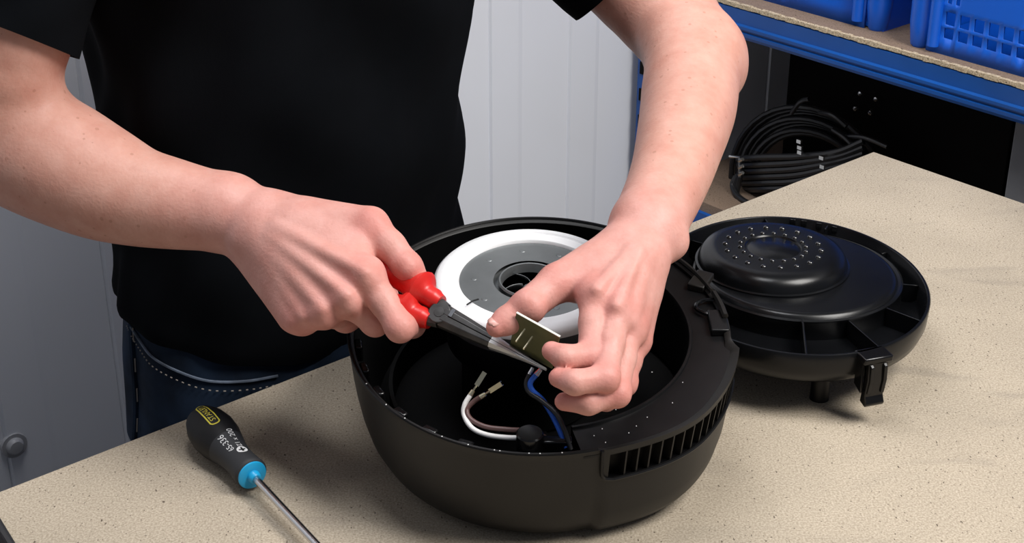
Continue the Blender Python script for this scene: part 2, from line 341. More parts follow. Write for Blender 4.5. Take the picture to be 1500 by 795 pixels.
def arc_pts(c, rx, rz, a0, a1, n, tilt=0, dx=0):
    return [c + NRM * (-math.cos(a) * rx) * 1.0 + np.array([0, 0, 1.]) * math.sin(a) * rz + EDGE * (tilt * math.cos(a) + dx) for a in np.linspace(a0, a1, n)]
for k in range(8):    # upright turns of the coil
    r_ = .124 - .0055 * k
    MB().tube(arc_pts(cc + np.array([0, 0, -.02]), r_ * 1.02, r_ * 1.0, 0, 2 * math.pi, 40, .02, .006 * (k % 3)), .0042, 8).build('cable_turn', 'cable', coil)
for k in range(6):    # strands lying across in front
    y0 = 231 + k * 9.0
    pts = [on_g(1081 + k * 1.5, y0 + 2, .17 + .004 * k), on_g(1120, y0 + 1 - (k == 0) * 2, .165), on_g(1170, y0 - 2, .165), on_g(1225, y0 - 8 - 2 * k, .17), on_g(1265, y0 - 24, .18)]
    MB().tube(spline(pts, 6), .0047, 8).build('cable_strand', 'cable', coil)
for k in range(4):
    pts = [on_g(1078 + 3 * k, 258 - 3 * k, .165), on_g(1073 + 2 * k, 272 + 4 * k, .16), on_g(1082 + k, 288 + 5 * k, .15), on_g(1105, 300 + 3 * k, .14), on_g(1140, 300, .135)]
    MB().tube(spline(pts, 6), .0042, 8).build('cable_strand', 'cable', coil)
for a in ((1220, 190, 1262, 232), (1200, 165, 1240, 185), (1232, 200, 1300, 215), (1160, 165, 1185, 145)):
    MB().tube(spline([on_g(a[0], a[1], .19), on_g((a[0] + a[2]) / 2, (a[1] + a[3]) / 2 - 6, .18), on_g(a[2], a[3], .18)], 6), .0032, 8).build('cable_strand', 'cable', coil)
cl = MB()
q0 = [on_g(x_, y_, .155) for x_, y_ in ((1069, 229), (1083, 230), (1084, 259))]
cl.tube(q0, .0024, 6); 
for y_ in (236, 246, 256): cl.tube([on_g(1083, y_, .155), on_g(1088, y_ - 3, .152)], .0026, 6)
cl.build('metal_clip', 'bronze', coil)
for k, (px, py) in enumerate(((1171, 207), (1172, 216), (1172, 223), (1204, 231), (1205, 244))):
    MB().box(on_g(px, py, .155), (.004, .007, .005), AX).build('cable_tie', 'bronze', coil)

# ------------------------------------------------------------------ vacuum motor housing (upturned dome)
TILT = math.radians(6.7); HC = np.array([.019, -.150, .109])
HX = np.array([1., 0, 0]); HY = np.array([0, math.cos(TILT), math.sin(TILT)]); HZ = np.array([0, -math.sin(TILT), math.cos(TILT)])
def H(u, v, w): return HC + HX * u + HY * v + HZ * w
RX, RY = .144, .158
V0, V1 = -72., -9.
def sstep(a, b, x): t = min(1, max(0, (x - a) / (b - a))); return t * t * (3 - 2 * t)
def vent(deg): return sstep(V0 - 2, V0 + 1.5, deg) * (1 - sstep(V1 - 1.5, V1 + 2, deg))
def outline(deg, k=1.0):
    a = math.radians(deg); g = 1 + .004 * vent(deg) + .062 * sstep(V0, -38, deg) * (1 - sstep(V1 - 1.5, V1 + 2, deg))
    if deg > V1: g += .02 * (1 - sstep(V1, 40, deg))
    return RX * math.cos(a) * g * k, RY * math.sin(a) * g * k
NA = 240; angs = [-180 + 360 * i / NA for i in range(NA)]
PN = [(.0, -.0945), (.70, -.0945), (.83, -.0925), (.89, -.0850), (.928, -.073), (.954, -.058), (.972, -.042), (.983, -.028), (.993, -.007), (.997, -.001), (1., 0)]
PV = [(.0, -.0945), (.70, -.0945), (.84, -.0925), (.905, -.0870), (.940, -.078), (.960, -.064), (.972, -.046), (.981, -.029), (.998, -.006), (1., -.002), (1., -.001)]
hs = thing('vacuum_motor_housing', (HC[0], HC[1], 0), 'round black plastic vacuum motor housing lying open on the bench', 'motor housing')
mb = MB(); R = []
for pn, pv in zip(PN, PV):
    ring = []
    for d in angs:
        t = vent(d); k = pn[0] * (1 - t) + pv[0] * t; w = pn[1] * (1 - t) + pv[1] * t; u, v = outline(d, k); ring.append(H(u, v, w))
    R.append(ring)
no = len(R)
inn = [(.985, 0), (.968, -.002), (.955, -.02), (.93, -.045), (.86, -.07), (.70, -.082), (.0, -.082)]
for k, w in inn:
    R.append([H(*outline(d, k if vent(d) < .5 else k * .985), w - (.003 if vent(d) > .5 else 0)) for d in angs])
vs = [p for r in R for p in r]; fs = []; fi = []; SEG = 7
for i in range(len(R) - 1):
    for j in range(NA):
        if i == SEG and V0 + 2 < angs[j] + .75 < V1 - 1: continue
        if i == SEG + 1 and V0 + 2 < angs[j] + .75 < V1 - 1 and False: continue
        k = (j + 1) % NA; (fs if i < no + 1 else fi).append((i * NA + j, i * NA + k, (i + 1) * NA + k, (i + 1) * NA + j))
mb.add(vs, fs)
mb.build('dome_shell', 'blackm', hs, smooth=40)
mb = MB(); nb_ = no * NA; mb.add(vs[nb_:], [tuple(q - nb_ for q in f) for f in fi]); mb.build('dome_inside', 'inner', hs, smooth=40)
# recess behind the grille + fins
mb = MB(); da = [d for d in angs if V0 + 2 < d + .75 < V1 + .6]
mb.rings([[H(*outline(d, k), w) for d in da] for k, w in ((.9775, -.0295), (.90, -.031), (.90, -.0055), (.9985, -.0055))], False, False, False)
mb.build('vent_recess', 'gloss', hs)
for i in range(15):
    d = V0 + 6.5 + i * (V1 - V0 - 9.) / 15
    p = MB(); u0, v0 = outline(d, .905); u1, v1 = outline(d, .979); u2, v2 = outline(d, .996); tx = unit(np.array(outline(d + .5)) - np.array(outline(d - .5))) * .0006
    poly = [H(u0 - tx[0], v0 - tx[1], -.031), H(u1 - tx[0], v1 - tx[1], -.0295), H(u2 - tx[0], v2 - tx[1], -.006), H(u0 - tx[0], v0 - tx[1], -.006)]
    p.prism(poly, HX * tx[0] * 2 + HY * tx[1] * 2).build('grille_fin', 'blackm', hs)
# bead framing the vent
p = MB(); pts = [H(*outline(d, .984), -.0305) for d in np.linspace(V0 + 3, V1 - 1, 50)]; p.tube(pts, .0013, 6)
p.tube(spline([H(*outline(V0 + 3, .984), -.0305), H(*outline(V0 - .2, .99), -.026), H(*outline(V0 - .8, 1.0), -.012), H(*outline(V0 - .8, 1.003), -.001)], 6), .0013, 6)
p.build('vent_bead', 'black', hs)
# deck (flat shelf around the motor well) and well wall
RW = .117
dk = [d for d in np.linspace(-78, 62, 120)]
def well(d, r=RW): a = math.radians(d); return r * math.cos(a) - .002, r * math.sin(a) * 1.03
mb = MB(); ring = []
def dw(d): return -.0035
ring = [[H(*well(d), -.070) for d in dk], [H(*well(d), -.006) for d in dk], [H(*well(d, RW + .0012), -.0045) for d in dk], [H(*well(d, RW + .0030), -.0045) for d in dk], [H(*well(d, RW + .0036), -.0062) for d in dk],
        [H(*outline(d, .970), -.0046) for d in dk], [H(*outline(d, .9965), -.0040) for d in dk], [H(*outline(d, .9965), -.0058) for d in dk]]
mb.rings(ring, False, False, False); mb.build('deck', 'black', hs, smooth=45)
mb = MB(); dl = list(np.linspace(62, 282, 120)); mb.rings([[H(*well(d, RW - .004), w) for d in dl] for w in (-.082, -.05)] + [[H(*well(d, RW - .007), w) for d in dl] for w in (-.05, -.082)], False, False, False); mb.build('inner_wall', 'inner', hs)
# slot, tabs and lugs around the rim on the right
sl = [H(.145, .034, -.002), H(.132, .035, -.002), H(.125, .029, -.002), H(.125, .022, -.002), H(.132, .016, -.002), H(.142, .016, -.002)]
MB().tube(spline(sl, 6), .0018, 8).build('slot_rim', 'gloss', hs)
MB().box(H(.139, .004, -.002), (.014, .028, .006), (HX, HY, HZ)).build('rim_tab', 'black', hs, .001)
MB().box(H(.1315, .062, -.002), (.014, .024, .006), (unit(HX - HY * .5), unit(HY + HX * .5), HZ)).build('rim_tab', 'blackm', hs, .001)
MB().tube(spline([H(*outline(a, .985), .003) for a in (2, 8, 14)], 4), .0025, 6).build('rim_lip', 'blackm', hs)
MB().tube(spline([H(*outline(a, .988), .0015) for a in range(16, 44, 6)], 4), .0018, 6).build('rim_lip', 'blackm', hs)
for d in (-172, -160, -148, -136, -124, -112):
    u, v = outline(d, .945); tx = unit(np.array(outline(d + .5)) - np.array(outline(d - .5))); ax = (HX * tx[0] + HY * tx[1], HX * -tx[1] + HY * tx[0], HZ)
    MB().box(H(u, v, -.010), (.012, .006, .014), ax).build('lug', 'gloss', hs, .0015)
MB().tube([H(*outline(a, .992), .0003) for a in np.linspace(64, 286, 150)], .0014, 6).build('rim_edge', 'black', hs)
# cable clamp by the front rim
c0 = AZ(776, 655, .088); cb = MB(); cb.lathe([(.0085, -.013), (.0095, -.012), (.0095, .012), (.0085, .013)], c0, HZ, 24).build('cable_clamp', 'gloss', hs)
MB().box(AZ(812, 652, .088), (.024, .008, .012), (HX, HY, HZ)).build('clamp_bar', 'gloss', hs, .001)
dst = MB()
for px, py in ((902, 600), (882, 628), (932, 624), (948, 611), (887, 648), (955, 545), (921, 634), (870, 638), (985, 590), (1000, 560)):
    dst.lathe([(.0002, -.0002), (.0005, .0001), (.0002, .0005)], APL(px, py, H(0, 0, -.0045), HZ), (0, 0, 1), 5)
for d in (-84, -90, -93, -101, -102.5, -110, -118, -131, -139, -150):
    dst.lathe([(.0002, -.0002), (.0006, .0001), (.0002, .0005)], H(*outline(d, .993), .0015), (0, 0, 1), 5)
tag(dst.build('dust_specks', 'ink', hs, smooth=0), 'pale dust specks on the deck', kind='stuff')

# ------------------------------------------------------------------ motor
mc = AZ(776, 411, .135); ml = (mc - HC); MU, MV, MW = float(ml @ HX), float(ml @ HY), float(ml @ HZ)
def MO(w): return H(MU, MV, MW + w)
mt = thing('vacuum_motor', H(MU, MV, -.08), 'vacuum motor with white ring and grey metal plate inside the housing', 'motor')
MR = .0738
MB().lathe([(MR - .0195, -.004), (MR - .0195, .0012), (MR - .0185, .003), (MR - .012, .0040), (MR - .0095, .0030), (MR - .0085, .0045), (MR - .003, .0035), (MR, .0005), (MR + .0005, -.004), (MR - .002, -.006)], MO(0), HZ, 96, cap0=False, cap1=False).build('white_ring', 'white', mt, smooth=50)
MB().lathe([(.0245, .0002), (.0235, .0016), (.0225, .0014), (.0215, -.002), (.0215, -.006), (.026, -.006), (.05, -.003), (MR - .0195, -.0015), (MR - .0192, .0006), (.028, .0004)], MO(0), HZ, 80, cap0=False, cap1=False).build('top_plate', 'tin', mt, smooth=40)
MB().lathe([(MR - .004, -.006), (MR - .004, -.021), (MR - .007, -.023), (MR - .016, -.024)], MO(0), HZ, 80, cap0=False).build('motor_can', 'can', mt, smooth=40)
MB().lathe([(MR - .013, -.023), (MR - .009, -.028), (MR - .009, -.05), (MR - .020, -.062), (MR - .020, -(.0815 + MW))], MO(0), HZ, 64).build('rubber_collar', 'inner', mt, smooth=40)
# impeller seen through the eye
MB().lathe([(.0214, -.0155), (.0214, -.0165)], MO(0), HZ, 32).build('impeller_disc', 'inner', mt)
MB().lathe([(.0075, -.0155), (.006, -.008), (.0045, -.0055), (.002, -.005)], MO(0), HZ, 20).build('impeller_hub', 'tin', mt)
for k in range(5):
    a = k * 2 * math.pi / 5 + .75; b_ = MB(); R = []
    for h_ in np.linspace(0, 1, 5):
        R.append([MO(-.0155 + .0115 * h_) + (HX * math.cos(a + .7 * t + .75 * h_) + HY * math.sin(a + .7 * t + .75 * h_)) * (.006 + .0148 * t) for t in np.linspace(0, 1, 7)])
    b_.rings(R, False, False, False); o = b_.build('impeller_blade', 'tin', mt); md = o.modifiers.new('t', 'SOLIDIFY'); md.thickness = .0005
for k in range(9):
    a = k * 2 * math.pi / 9 + .3; MB().lathe([(.0028, 0), (.0022, .0005), (.0002, .0007)], MO(.0003) + (HX * math.cos(a) + HY * math.sin(a)) * .043, HZ, 10).build('plate_dimple', 'tin', mt)
# scratch on the plate
sa = AZ(686, 446, .135); sb = AZ(701, 437, .135)
MB().tube(spline([AZ(684, 446, .1365), AZ(692, 441, .1367), AZ(701, 438, .1364)], 4), .0007, 5).build('plate_score', 'inkblack', mt)

def text_mesh(name, body, size, org, ux, uy, m, parent, onto=None, ext=.00015, align='CENTER'):
    cu = bpy.data.curves.new(name, 'FONT'); cu.body = body; cu.size = 1; cu.align_x = align; cu.align_y = 'CENTER'; cu.resolution_u = 3
    tmp = bpy.data.objects.new(name, cu); COL.objects.link(tmp); dg = bpy.context.evaluated_depsgraph_get(); dg.update()
    me = bpy.data.meshes.new_from_object(tmp.evaluated_get(dg)); bpy.data.objects.remove(tmp); bpy.data.curves.remove(cu)
    nrm = np.cross(ux, uy)
    for v in me.vertices:
        a, b_ = v.co.x * size, v.co.y * size
        v.co = onto(a, b_) if onto else (org + ux * a + uy * b_ + nrm * ext)
    me.materials.clear(); me.materials.append(M[m]); me.name = name
    o = bpy.data.objects.new(name, me); COL.objects.link(o); return par(o, parent)
ta = math.radians(118)
tdir = HX * -math.sin(ta) + HY * math.cos(ta)
tc_ = AZ(741, 379, .135) + HZ * .0012
text_mesh('faint_stamp', 'SQ08/2', .0075, tc_, -tdir if tdir[0] < 0 else tdir, np.cross(HZ, -tdir if tdir[0] < 0 else tdir), 'redink', mt)

# ------------------------------------------------------------------ lid lying upturned beside the housing
LC = np.array([.2455, .019, 0.]); LA, LB = .1165, .137; ZR = .063
lid = thing('motor_cover', (LC[0], LC[1], 0), 'upturned oval black plastic motor cover with a raised dome, right of the housing', 'cover')
def lo(d, off=0): a = math.radians(d); return np.array([LC[0] + (LA + off) * math.cos(a), LC[1] + (LB + off) * math.sin(a)])
def lring(off, z, n=120): return [np.array([*lo(360 * i / n, off), z]) for i in range(n)]
MB().rings([lring(-.075, .026), lring(-.03, .028), lring(-.012, .032), lring(-.004, .038), lring(-.001, .046), lring(0, ZR - .001), lring(-.0008, ZR), lring(-.0026, ZR), lring(-.0034, ZR - .001), lring(-.0045, .041), lring(-.008, .038), lring(-.07, .038)]).build('cover_shell', 'lidm', lid, smooth=50)
pc = AZ(1168, 394, .060); pc = np.array([pc[0], pc[1], 0])
MB().lathe([(.0925, .038), (.0915, .052), (.0925, .0535), (.0925, .0555), (.0905, .0565), (.0880, .0555), (.0865, .0575), (.0845, .0590), (.082, .0592), (.03, .0592)], pc, (0, 0, 1), 96).build('plateau', 'lidm', lid, smooth=40)
dc = AZ(1131, 384, .060); dc = np.array([dc[0], dc[1], 0])
MB().lathe([(.0690, .0585), (.0690, .0605), (.0670, .0612), (.0655, .0665), (.062, .0715), (.056, .0742), (.050, .0750), (.0255, .0752), (.0245, .0740), (.0225, .0740), (.0215, .0748), (.001, .0750)], dc, (0, 0, 1), 96).build('dome', 'lidm', lid, smooth=40)
def nub_mesh(r):
    b_ = MB(); b_.lathe([(r * 1.15, -.0002), (r * 1.05, .0006), (r * .8, .0014), (r * .4, .0019), (.0001, .0020)], (0, 0, 0), (0, 0, 1), 10, cap1=False); return b_
first = {}
for ring_i, (rr, cnt, r) in enumerate(((.0295, 18, .0022), (.0425, 18, .0026))):
    for k in range(cnt):
        a = 2 * math.pi * (k + .5 * ring_i) / cnt; loc = dc + np.array([rr * math.cos(a), rr * math.sin(a), .0750])
        if ring_i not in first:
            o = nub_mesh(r).build('nub', 'nubm', None); first[ring_i] = o
        else:
            o = first[ring_i].copy(); COL.objects.link(o)
        o.location = loc; o.parent = lid; o.matrix_parent_inverse = Matrix.Translation(-Vector(lid.location))
for d, z1 in ((265, .058), (92, .062), (62, .062), (30, .058), (2, .055), (-28, .055), (135, .058), (-60, .055)):
    p0 = lo(d, -.004); p1 = np.array([pc[0], pc[1]]) + unit(p0 - pc[:2]) * .0915
    dr = p1 - p0; L2 = np.linalg.norm(dr); dv = np.array([*unit(dr), 0]); c = np.array([*(p0 + p1) / 2, (.038 + z1) / 2])
    MB().box(c, (L2, .0016, z1 - .038), (dv, np.cross([0, 0, 1], dv), np.array([0, 0, 1.]))).build('rib', 'lidm', lid, .0004)
for px, py in ((1203, 592),):
    p = AZ(px, py, 0); MB().lathe([(.0082, 0), (.0082, .001), (.0080, .002), (.0076, .034)], (p[0], p[1] + .010, 0), (0, 0, 1), 24).build('post', 'black', lid)
for p in ((LC[0] - .05, LC[1] + .06), (LC[0] + .06, LC[1] + .05)):
    MB().lathe([(.0105, 0), (.0098, .03)], (p[0], p[1], 0), (0, 0, 1), 24).build('post', 'black', lid)
# clip on the front right of the rim
ct = AZ(1287, 522, ZR); cd_ = unit(ct - LC) * np.array([1, 1, 0]); cd_ = unit(cd_); cs_ = np.array([-cd_[1], cd_[0], 0]); UZ = np.array([0, 0, 1.])
cp0 = np.array([*(LC[:2] + cd_[:2] * 0), 0])
for k in np.linspace(.08, .16, 161):
    pt = LC[:2] + cd_[:2] * k
    if ((pt[0] - LC[0]) / LA) ** 2 + ((pt[1] - LC[1]) / LB) ** 2 >= 1: break
base = np.array([*pt, 0])
MB().box(base + cd_ * .004 + UZ * (ZR - .003), (.018, .026, .006), (cd_, cs_, UZ)).build('clip_head', 'gloss', lid, .0015)
def cpt(o_, s_, z_): return base + cd_ * o_ + cs_ * s_ + UZ * z_
pr = [(.006, ZR - .004), (.012, ZR - .004), (.0135, ZR - .02), (.0110, .027), (.014, .021), (.012, .018), (.004, .020), (.006, .034)]
MB().prism([cpt(a, -.0085, b_) for a, b_ in pr], cs_ * .017).build('clip_arm', 'gloss', lid, .0008)
for s_ in (-.0075, .0045): MB().prism([cpt(a, s_, b_) for a, b_ in ((.012, ZR - .006), (.0148, ZR - .008), (.0155, ZR - .02), (.0132, .030), (.0115, .030))], cs_ * .003).build('clip_rib', 'gloss', lid, .0005)
MB().prism([cpt(a, -.0115, b_) for a, b_ in ((-.002, ZR - .006), (.008, ZR - .004), (.008, .03), (-.002, .034))], cs_ * .002).build('clip_cheek', 'gloss', lid)
MB().prism([cpt(a, .0095, b_) for a, b_ in ((-.002, ZR - .006), (.008, ZR - .004), (.008, .03), (-.002, .034))], cs_ * .002).build('clip_cheek', 'gloss', lid)
# latch nibs on the far rim
for px in (1222, 1238, 1262, 1290):
    a = math.degrees(math.atan2(1, .2 + (px - 1222) * .006)); p = lo(a, -.004); MB().box(np.array([*p, ZR - .004]), (.002, .005, .007), (unit(np.array([*(p - LC[:2]), 0])), np.cross([0, 0, 1], unit(np.array([*(p - LC[:2]), 0]))), UZ)).build('latch_nib', 'lidm', lid, .0005)

# ------------------------------------------------------------------ screwdriver
sa = AZ(306, 627, .0190); sb = AZ(369, 695, .0155); ax = unit(sb - sa); Ls = float(np.linalg.norm(sb - sa))
sd = thing('screwdriver', (sa[0], sa[1], 0), 'black handled screwdriver with cyan collar and steel shaft at the bench edge', 'screwdriver')
B0 = sa - ax * .022; HLn = Ls + .022
prof_s = [(0, .0002), (.004, .0085), (.012, .0145), (.026, .0185), (.042, .0200), (.058, .0190), (.072, .0165), (.084, .0142), (.096, .0128), (.110, .0126), (.122, .0134), (.128, .0140), (.131, .0138), (.1325, .0125)]
prof_s = [(h, r * .92) for h, r in prof_s]
fsc = HLn / .1325
P_ = [(r, h * fsc) for h, r in prof_s]
def hr(h): return float(np.interp(h / fsc, [p[0] for p in prof_s], [p[1] for p in prof_s]))
cut = .074 * fsc
MB().lathe([p for p in P_ if p[1] < cut] + [(hr(cut), cut)], B0, ax, 32).build('handle_bulb', 'screw_black', sd, smooth=60)
MB().lathe([(hr(cut) + .0001, cut)] + [(r + .0001, h) for r, h in P_ if h > cut], B0, ax, 32).build('handle_grip', 'screw_grey', sd, smooth=60)
MB().lathe([(.0116, HLn - .001), (.0113, HLn + .0012), (.0098, HLn + .002), (.0052, HLn + .0024), (.0048, HLn + .006), (.0036, HLn + .0072)], B0, ax, 32).build('collar', 'cyan', sd, smooth=40)
MB().lathe([(.0029, HLn + .004), (.0029, HLn + .145), (.0026, HLn + .150), (.0008, HLn + .158)], B0, ax, 16).build('shaft', 'chrome', sd, smooth=60)
sx_ = unit(np.cross(ax, UZ)); sx_ = sx_ if sx_[0] > 0 else -sx_; sy_ = np.cross(ax, sx_); sy_ = sy_ if sy_[2] > 0 else -sy_
def on_handle(h0, th0, flip=1):
    def fn(a, b_):   # a along the axis, b around
        h = h0 + a * flip; r = hr(h) + .0004; th = th0 + b_ / max(hr(h0), .004)
        return tuple(B0 + ax * h + (sx_ * math.cos(th) + sy_ * math.sin(th)) * r)
    return fn
def patch(name, h0, th0, w, hgt, m, lift, corner=.3):
    b_ = MB(); nu = 14; nv = 8; vs = []
    for j in range(nv + 1):
        bb = (j / nv - .5) * hgt; ww = w - 2 * corner * hgt * (1 - math.sqrt(max(0, 1 - (2 * abs(bb) / hgt) ** 2))) 
        for i in range(nu + 1):
            h = h0 + (i / nu - .5) * ww; th = th0 + bb / hr(h0); vs.append(B0 + ax * h + (sx_ * math.cos(th) + sy_ * math.sin(th)) * (hr(h) + lift))
    b_.add(vs, [(j * (nu + 1) + i, j * (nu + 1) + i + 1, (j + 1) * (nu + 1) + i + 1, (j + 1) * (nu + 1) + i) for j in range(nv) for i in range(nu)])
    return b_.build(name, m, sd, fixn=False)
TH = math.radians(98)
patch('badge', .036 * fsc, TH, .034, .0088, 'yellow', .00015)
patch('badge_field', .036 * fsc, TH, .0318, .0066, 'inkblack', .00028)
text_mesh('badge_lettering', 'STANLEY', .0062, None, np.array([1., 0, 0]), np.array([0, 1., 0]), 'yellow', sd, onto=on_handle(.036 * fsc, TH, -1))
text_mesh('size_print', '65-336', .0068, None, np.array([1., 0, 0]), np.array([0, 1., 0]), 'ink', sd, onto=on_handle(.089 * fsc, TH + .25, -1))
text_mesh('size_print', 'PZ1 x 200', .0058, None, np.array([1., 0, 0]), np.array([0, 1., 0]), 'ink', sd, onto=on_handle(.088 * fsc, TH - .38, -1))
b_ = MB(); fn = on_handle(.107 * fsc, TH - .30); b_.add([fn(.0042 * math.cos(a), .0042 * math.sin(a)) for a in np.arange(16) * math.pi / 8], [tuple(range(16))]); b_.build('tip_symbol', 'ink', sd, fixn=False)
fn2 = on_handle(.107 * fsc, TH - .30)
b_ = MB()
for w_, h_ in ((.0026, .0007), (.0007, .0026)): b_.add([tuple(np.array(fn2(a * w_, c * h_)) + sy_ * .00025) for a, c in ((-1, -1), (1, -1), (1, 1), (-1, 1))], [(0, 1, 2, 3)])
b_.build('tip_cross', 'inkblack', sd, fixn=False)

# ------------------------------------------------------------------ dark case at the near left corner
ca = AZ(0, 753, .02); cb_ = AZ(27, 797, .02); e1 = unit(cb_ - ca); e1[2] = 0; e1 = unit(e1); e2 = np.array([e1[1], -e1[0], 0]); e2 = e2 if e2[0] < 0 else -e2
cs = thing('tool_case', (ca + e2 * .05) * np.array([1, 1, 0]), 'corner of a black plastic tool case at the near left', 'tool case')
MB().box((ca + cb_) / 2 + e2 * .05 + e1 * .02 - UZ * .0105, (.16, .10, .019), (e1, e2, UZ)).build('case_body', 'case', cs, .003)
MB().box((ca + cb_) / 2 + e2 * .05 + e1 * .02 + UZ * .0005, (.15, .088, .004), (e1, e2, UZ)).build('case_lid', 'gloss', cs, .0015)
MB().tube([ca + e2 * .014 + e1 * .012 + UZ * .003, ca + e2 * .014 + e1 * .03 + UZ * .003], .004, 10).build('latch', 'case', cs)

# ------------------------------------------------------------------ pliers
PT = AD(800, 541, 1.056); PJ = AD(651, 464, 1.090); pax = unit(PJ - PT)      # from the tip back to the joint
view = unit((PT + PJ) / 2 - CAM); pz = unit(-view - pax * np.dot(-view, pax)); pz = unit(pz * .82 + np.cross(pax, pz) * .0 + np.array([0, 0, .35])); pz = unit(pz - pax * np.dot(pz, pax)); px_ = np.cross(pax, pz)   # px_: opening direction
if np.dot(px_, UPV) < 0: px_ = -px_
LJ = float(np.linalg.norm(PT - PJ))
pl = thing('pliers', (PT[0], PT[1], PT[2]), 'long nose pliers with red handles held in the hand', 'pliers')
def PP(a, b_, c): return PT + pax * a + px_ * b_ + pz * c
def jaw(sgn):
    st = [(0, .0008, .0016), (.010, .0013, .0021), (.022, .0024, .0032), (.034, .0036, .0043), (LJ * .52, .0052, .0052), (LJ * .78, .0072, .0055), (LJ, .0085, .0058)]
    R = []
    for a, w, t in st:
        g = .00018 * sgn; R.append([PP(a, g, -t), PP(a, g, t), PP(a, sgn * w * .55, t * 1.0), PP(a, sgn * w, t * .45), PP(a, sgn * w, -t * .45), PP(a, sgn * w * .55, -t)])
    return R
for sgn in (1, -1):
    J = jaw(sgn); MB().rings(J[:5]).build('jaw_tip', 'satin', pl, smooth=30); MB().rings(J[4:]).build('jaw', 'darksteel', pl, .0004, smooth=30)
MB().lathe([(.0082, -.0056), (.0082, .0056)], PP(LJ + .003, 0, 0), pz, 28).build('joint', 'darksteel', pl, .0006)
MB().lathe([(.0040, .0054), (.0037, .0060), (.0002, .0062)], PP(LJ + .003, 0, 0), pz, 20).build('rivet', 'darksteel', pl)
MB().box(PP(LJ - .006, .0035, .0058), (.0028, .006, .0012), (pax, px_, pz)).build('jaw_mark', 'chrome', pl)
for sgn in (1, -1):
    MB().tube([PP(LJ + .002, sgn * .004, 0), PP(LJ + .016, sgn * .0075, 0)], [.0058, .0058], 10).build('shank', 'darksteel', pl)
    pts = [(.008, .0070), (.012, .0085), (.0135, .0095), (.018, .0095), (.021, .0105), (.0235, .0160), (.0258, .0188), (.0285, .0172), (.033, .0120), (.040, .0098), (.055, .0095), (.075, .0095), (.088, .0080), (.092, .004)]
    cpts = [PP(LJ + a, sgn * (.0078 + .065 * max(0, a - .01) * (1 - a * 2.2)), 0) for a, r in pts]
    MB().tube(cpts, [r for a, r in pts], 20, flat=.82, up=px_).build('grip', 'red', pl, smooth=50)

# ------------------------------------------------------------------ circuit board in the other hand
tl = AD(757, 458, 1.046); tr = AD(820, 493, 1.036); bl = AD(789, 526, 1.062)
bxv = unit(tr - tl); byv = bl - tl; byv = unit(byv - bxv * np.dot(byv, bxv)); bn = np.cross(bxv, byv); bn = bn if np.dot(bn, -view) > 0 else -bn
bw_ = float(np.linalg.norm(tr - tl)); bh_ = .033
pb = thing('circuit_board', tl + bxv * bw_ / 2 + byv * bh_ / 2, 'small green circuit board held between thumb and index finger', 'circuit board')
MB().box(tl + bxv * bw_ / 2 + byv * bh_ / 2, (bw_, bh_, .0014), (bxv, byv, bn)).build('board', 'pcb', pb)
MB().box(tl + bxv * bw_ / 2 - byv * .0003, (bw_ + .0004, .0005, .0016), (bxv, byv, bn)).build('board_edge', 'pcbedge', pb)
for px, py in ((766, 484), (777, 495)):
    t0 = AD(px, py + 12, 1.046); c = tl + bxv * np.dot(t0 - tl, bxv) + byv * np.dot(t0 - tl, byv)
    q0 = AD(px + 3, py - 2, 1.045); q1 = AD(px - 10, py + 16, 1.035)
    MB().tube([q0, q1], .0007, 6).build('pin', 'brass', pb)

# ------------------------------------------------------------------ loose wires with terminals
def wire(name, pts, r, m, term, label, zs=None):
    P = spline(pts, 8); base = P[-1]
    t = thing(name, base, label, 'wire')
    MB().tube(P, r, 10).build('insulation', m, t, smooth=60)
    d = unit(P[0] - P[1])
    if term == 'spade':
        x, y, z = basis(d, view); p = P[0]
        MB().tube([p - d * .001, p + d * .003], [r * 1.1, r * .9], 10).build('crimp', 'brass', t)
        MB().tube([p + d * .002, p + d * .0075], .0008, 8).build('neck', 'brass', t)
        o_ = MB(); o_.box(p + d * .0125, (.0030, .0006, .011), (x, y, z)); o_.box(p + d * .0125 + x * .0014 + y * .0009, (.0006, .0022, .011), (x, y, z)); o_.box(p + d * .0125 - x * .0014 + y * .0009, (.0006, .0022, .011), (x, y, z)); o_.build('terminal', 'brass', t)
    else:
        MB().tube([p_ for p_ in (P[0] - d * .001, P[0] + d * .004)], [r * 1.05, r * .75], 10).build('crimp', 'chrome', t)
    return t
def WZ(*l): return [AZ(px, py, z) for px, py, z in l]
wire('wire', WZ((690, 577, .112), (681, 592, .106), (680, 608, .10), (692, 627, .096), (715, 637, .094), (750, 641, .093), (780, 640, .092), (806, 648, .086)), .0018, 'w_white', 'spade', 'white wire with a bare spade terminal curling inside the housing')
wire('wire', WZ((706, 580, .113), (694, 588, .108), (684, 600, .103), (690, 614, .099), (712, 625, .097), (745, 629, .096), (778, 632, .093), (812, 647, .086)), .0018, 'w_brown', 'spade', 'brown wire with a bare spade terminal beside the white wire')
wire('wire', WZ((787, 547, .128), (777, 560, .122), (780, 572, .117), (795, 586, .111), (808, 606, .105), (819, 628, .098), (830, 656, .088)), .0020, 'w_blue', 'crimp', 'blue wire rising from the housing rim to the plier tips')
wire('wire', WZ((777, 546, .127), (771, 560, .121), (775, 574, .116), (795, 588, .112), (815, 606, .108), (827, 630, .10), (836, 658, .088)), .0018, 'w_black', 'crimp', 'black wire running alongside the blue wire')

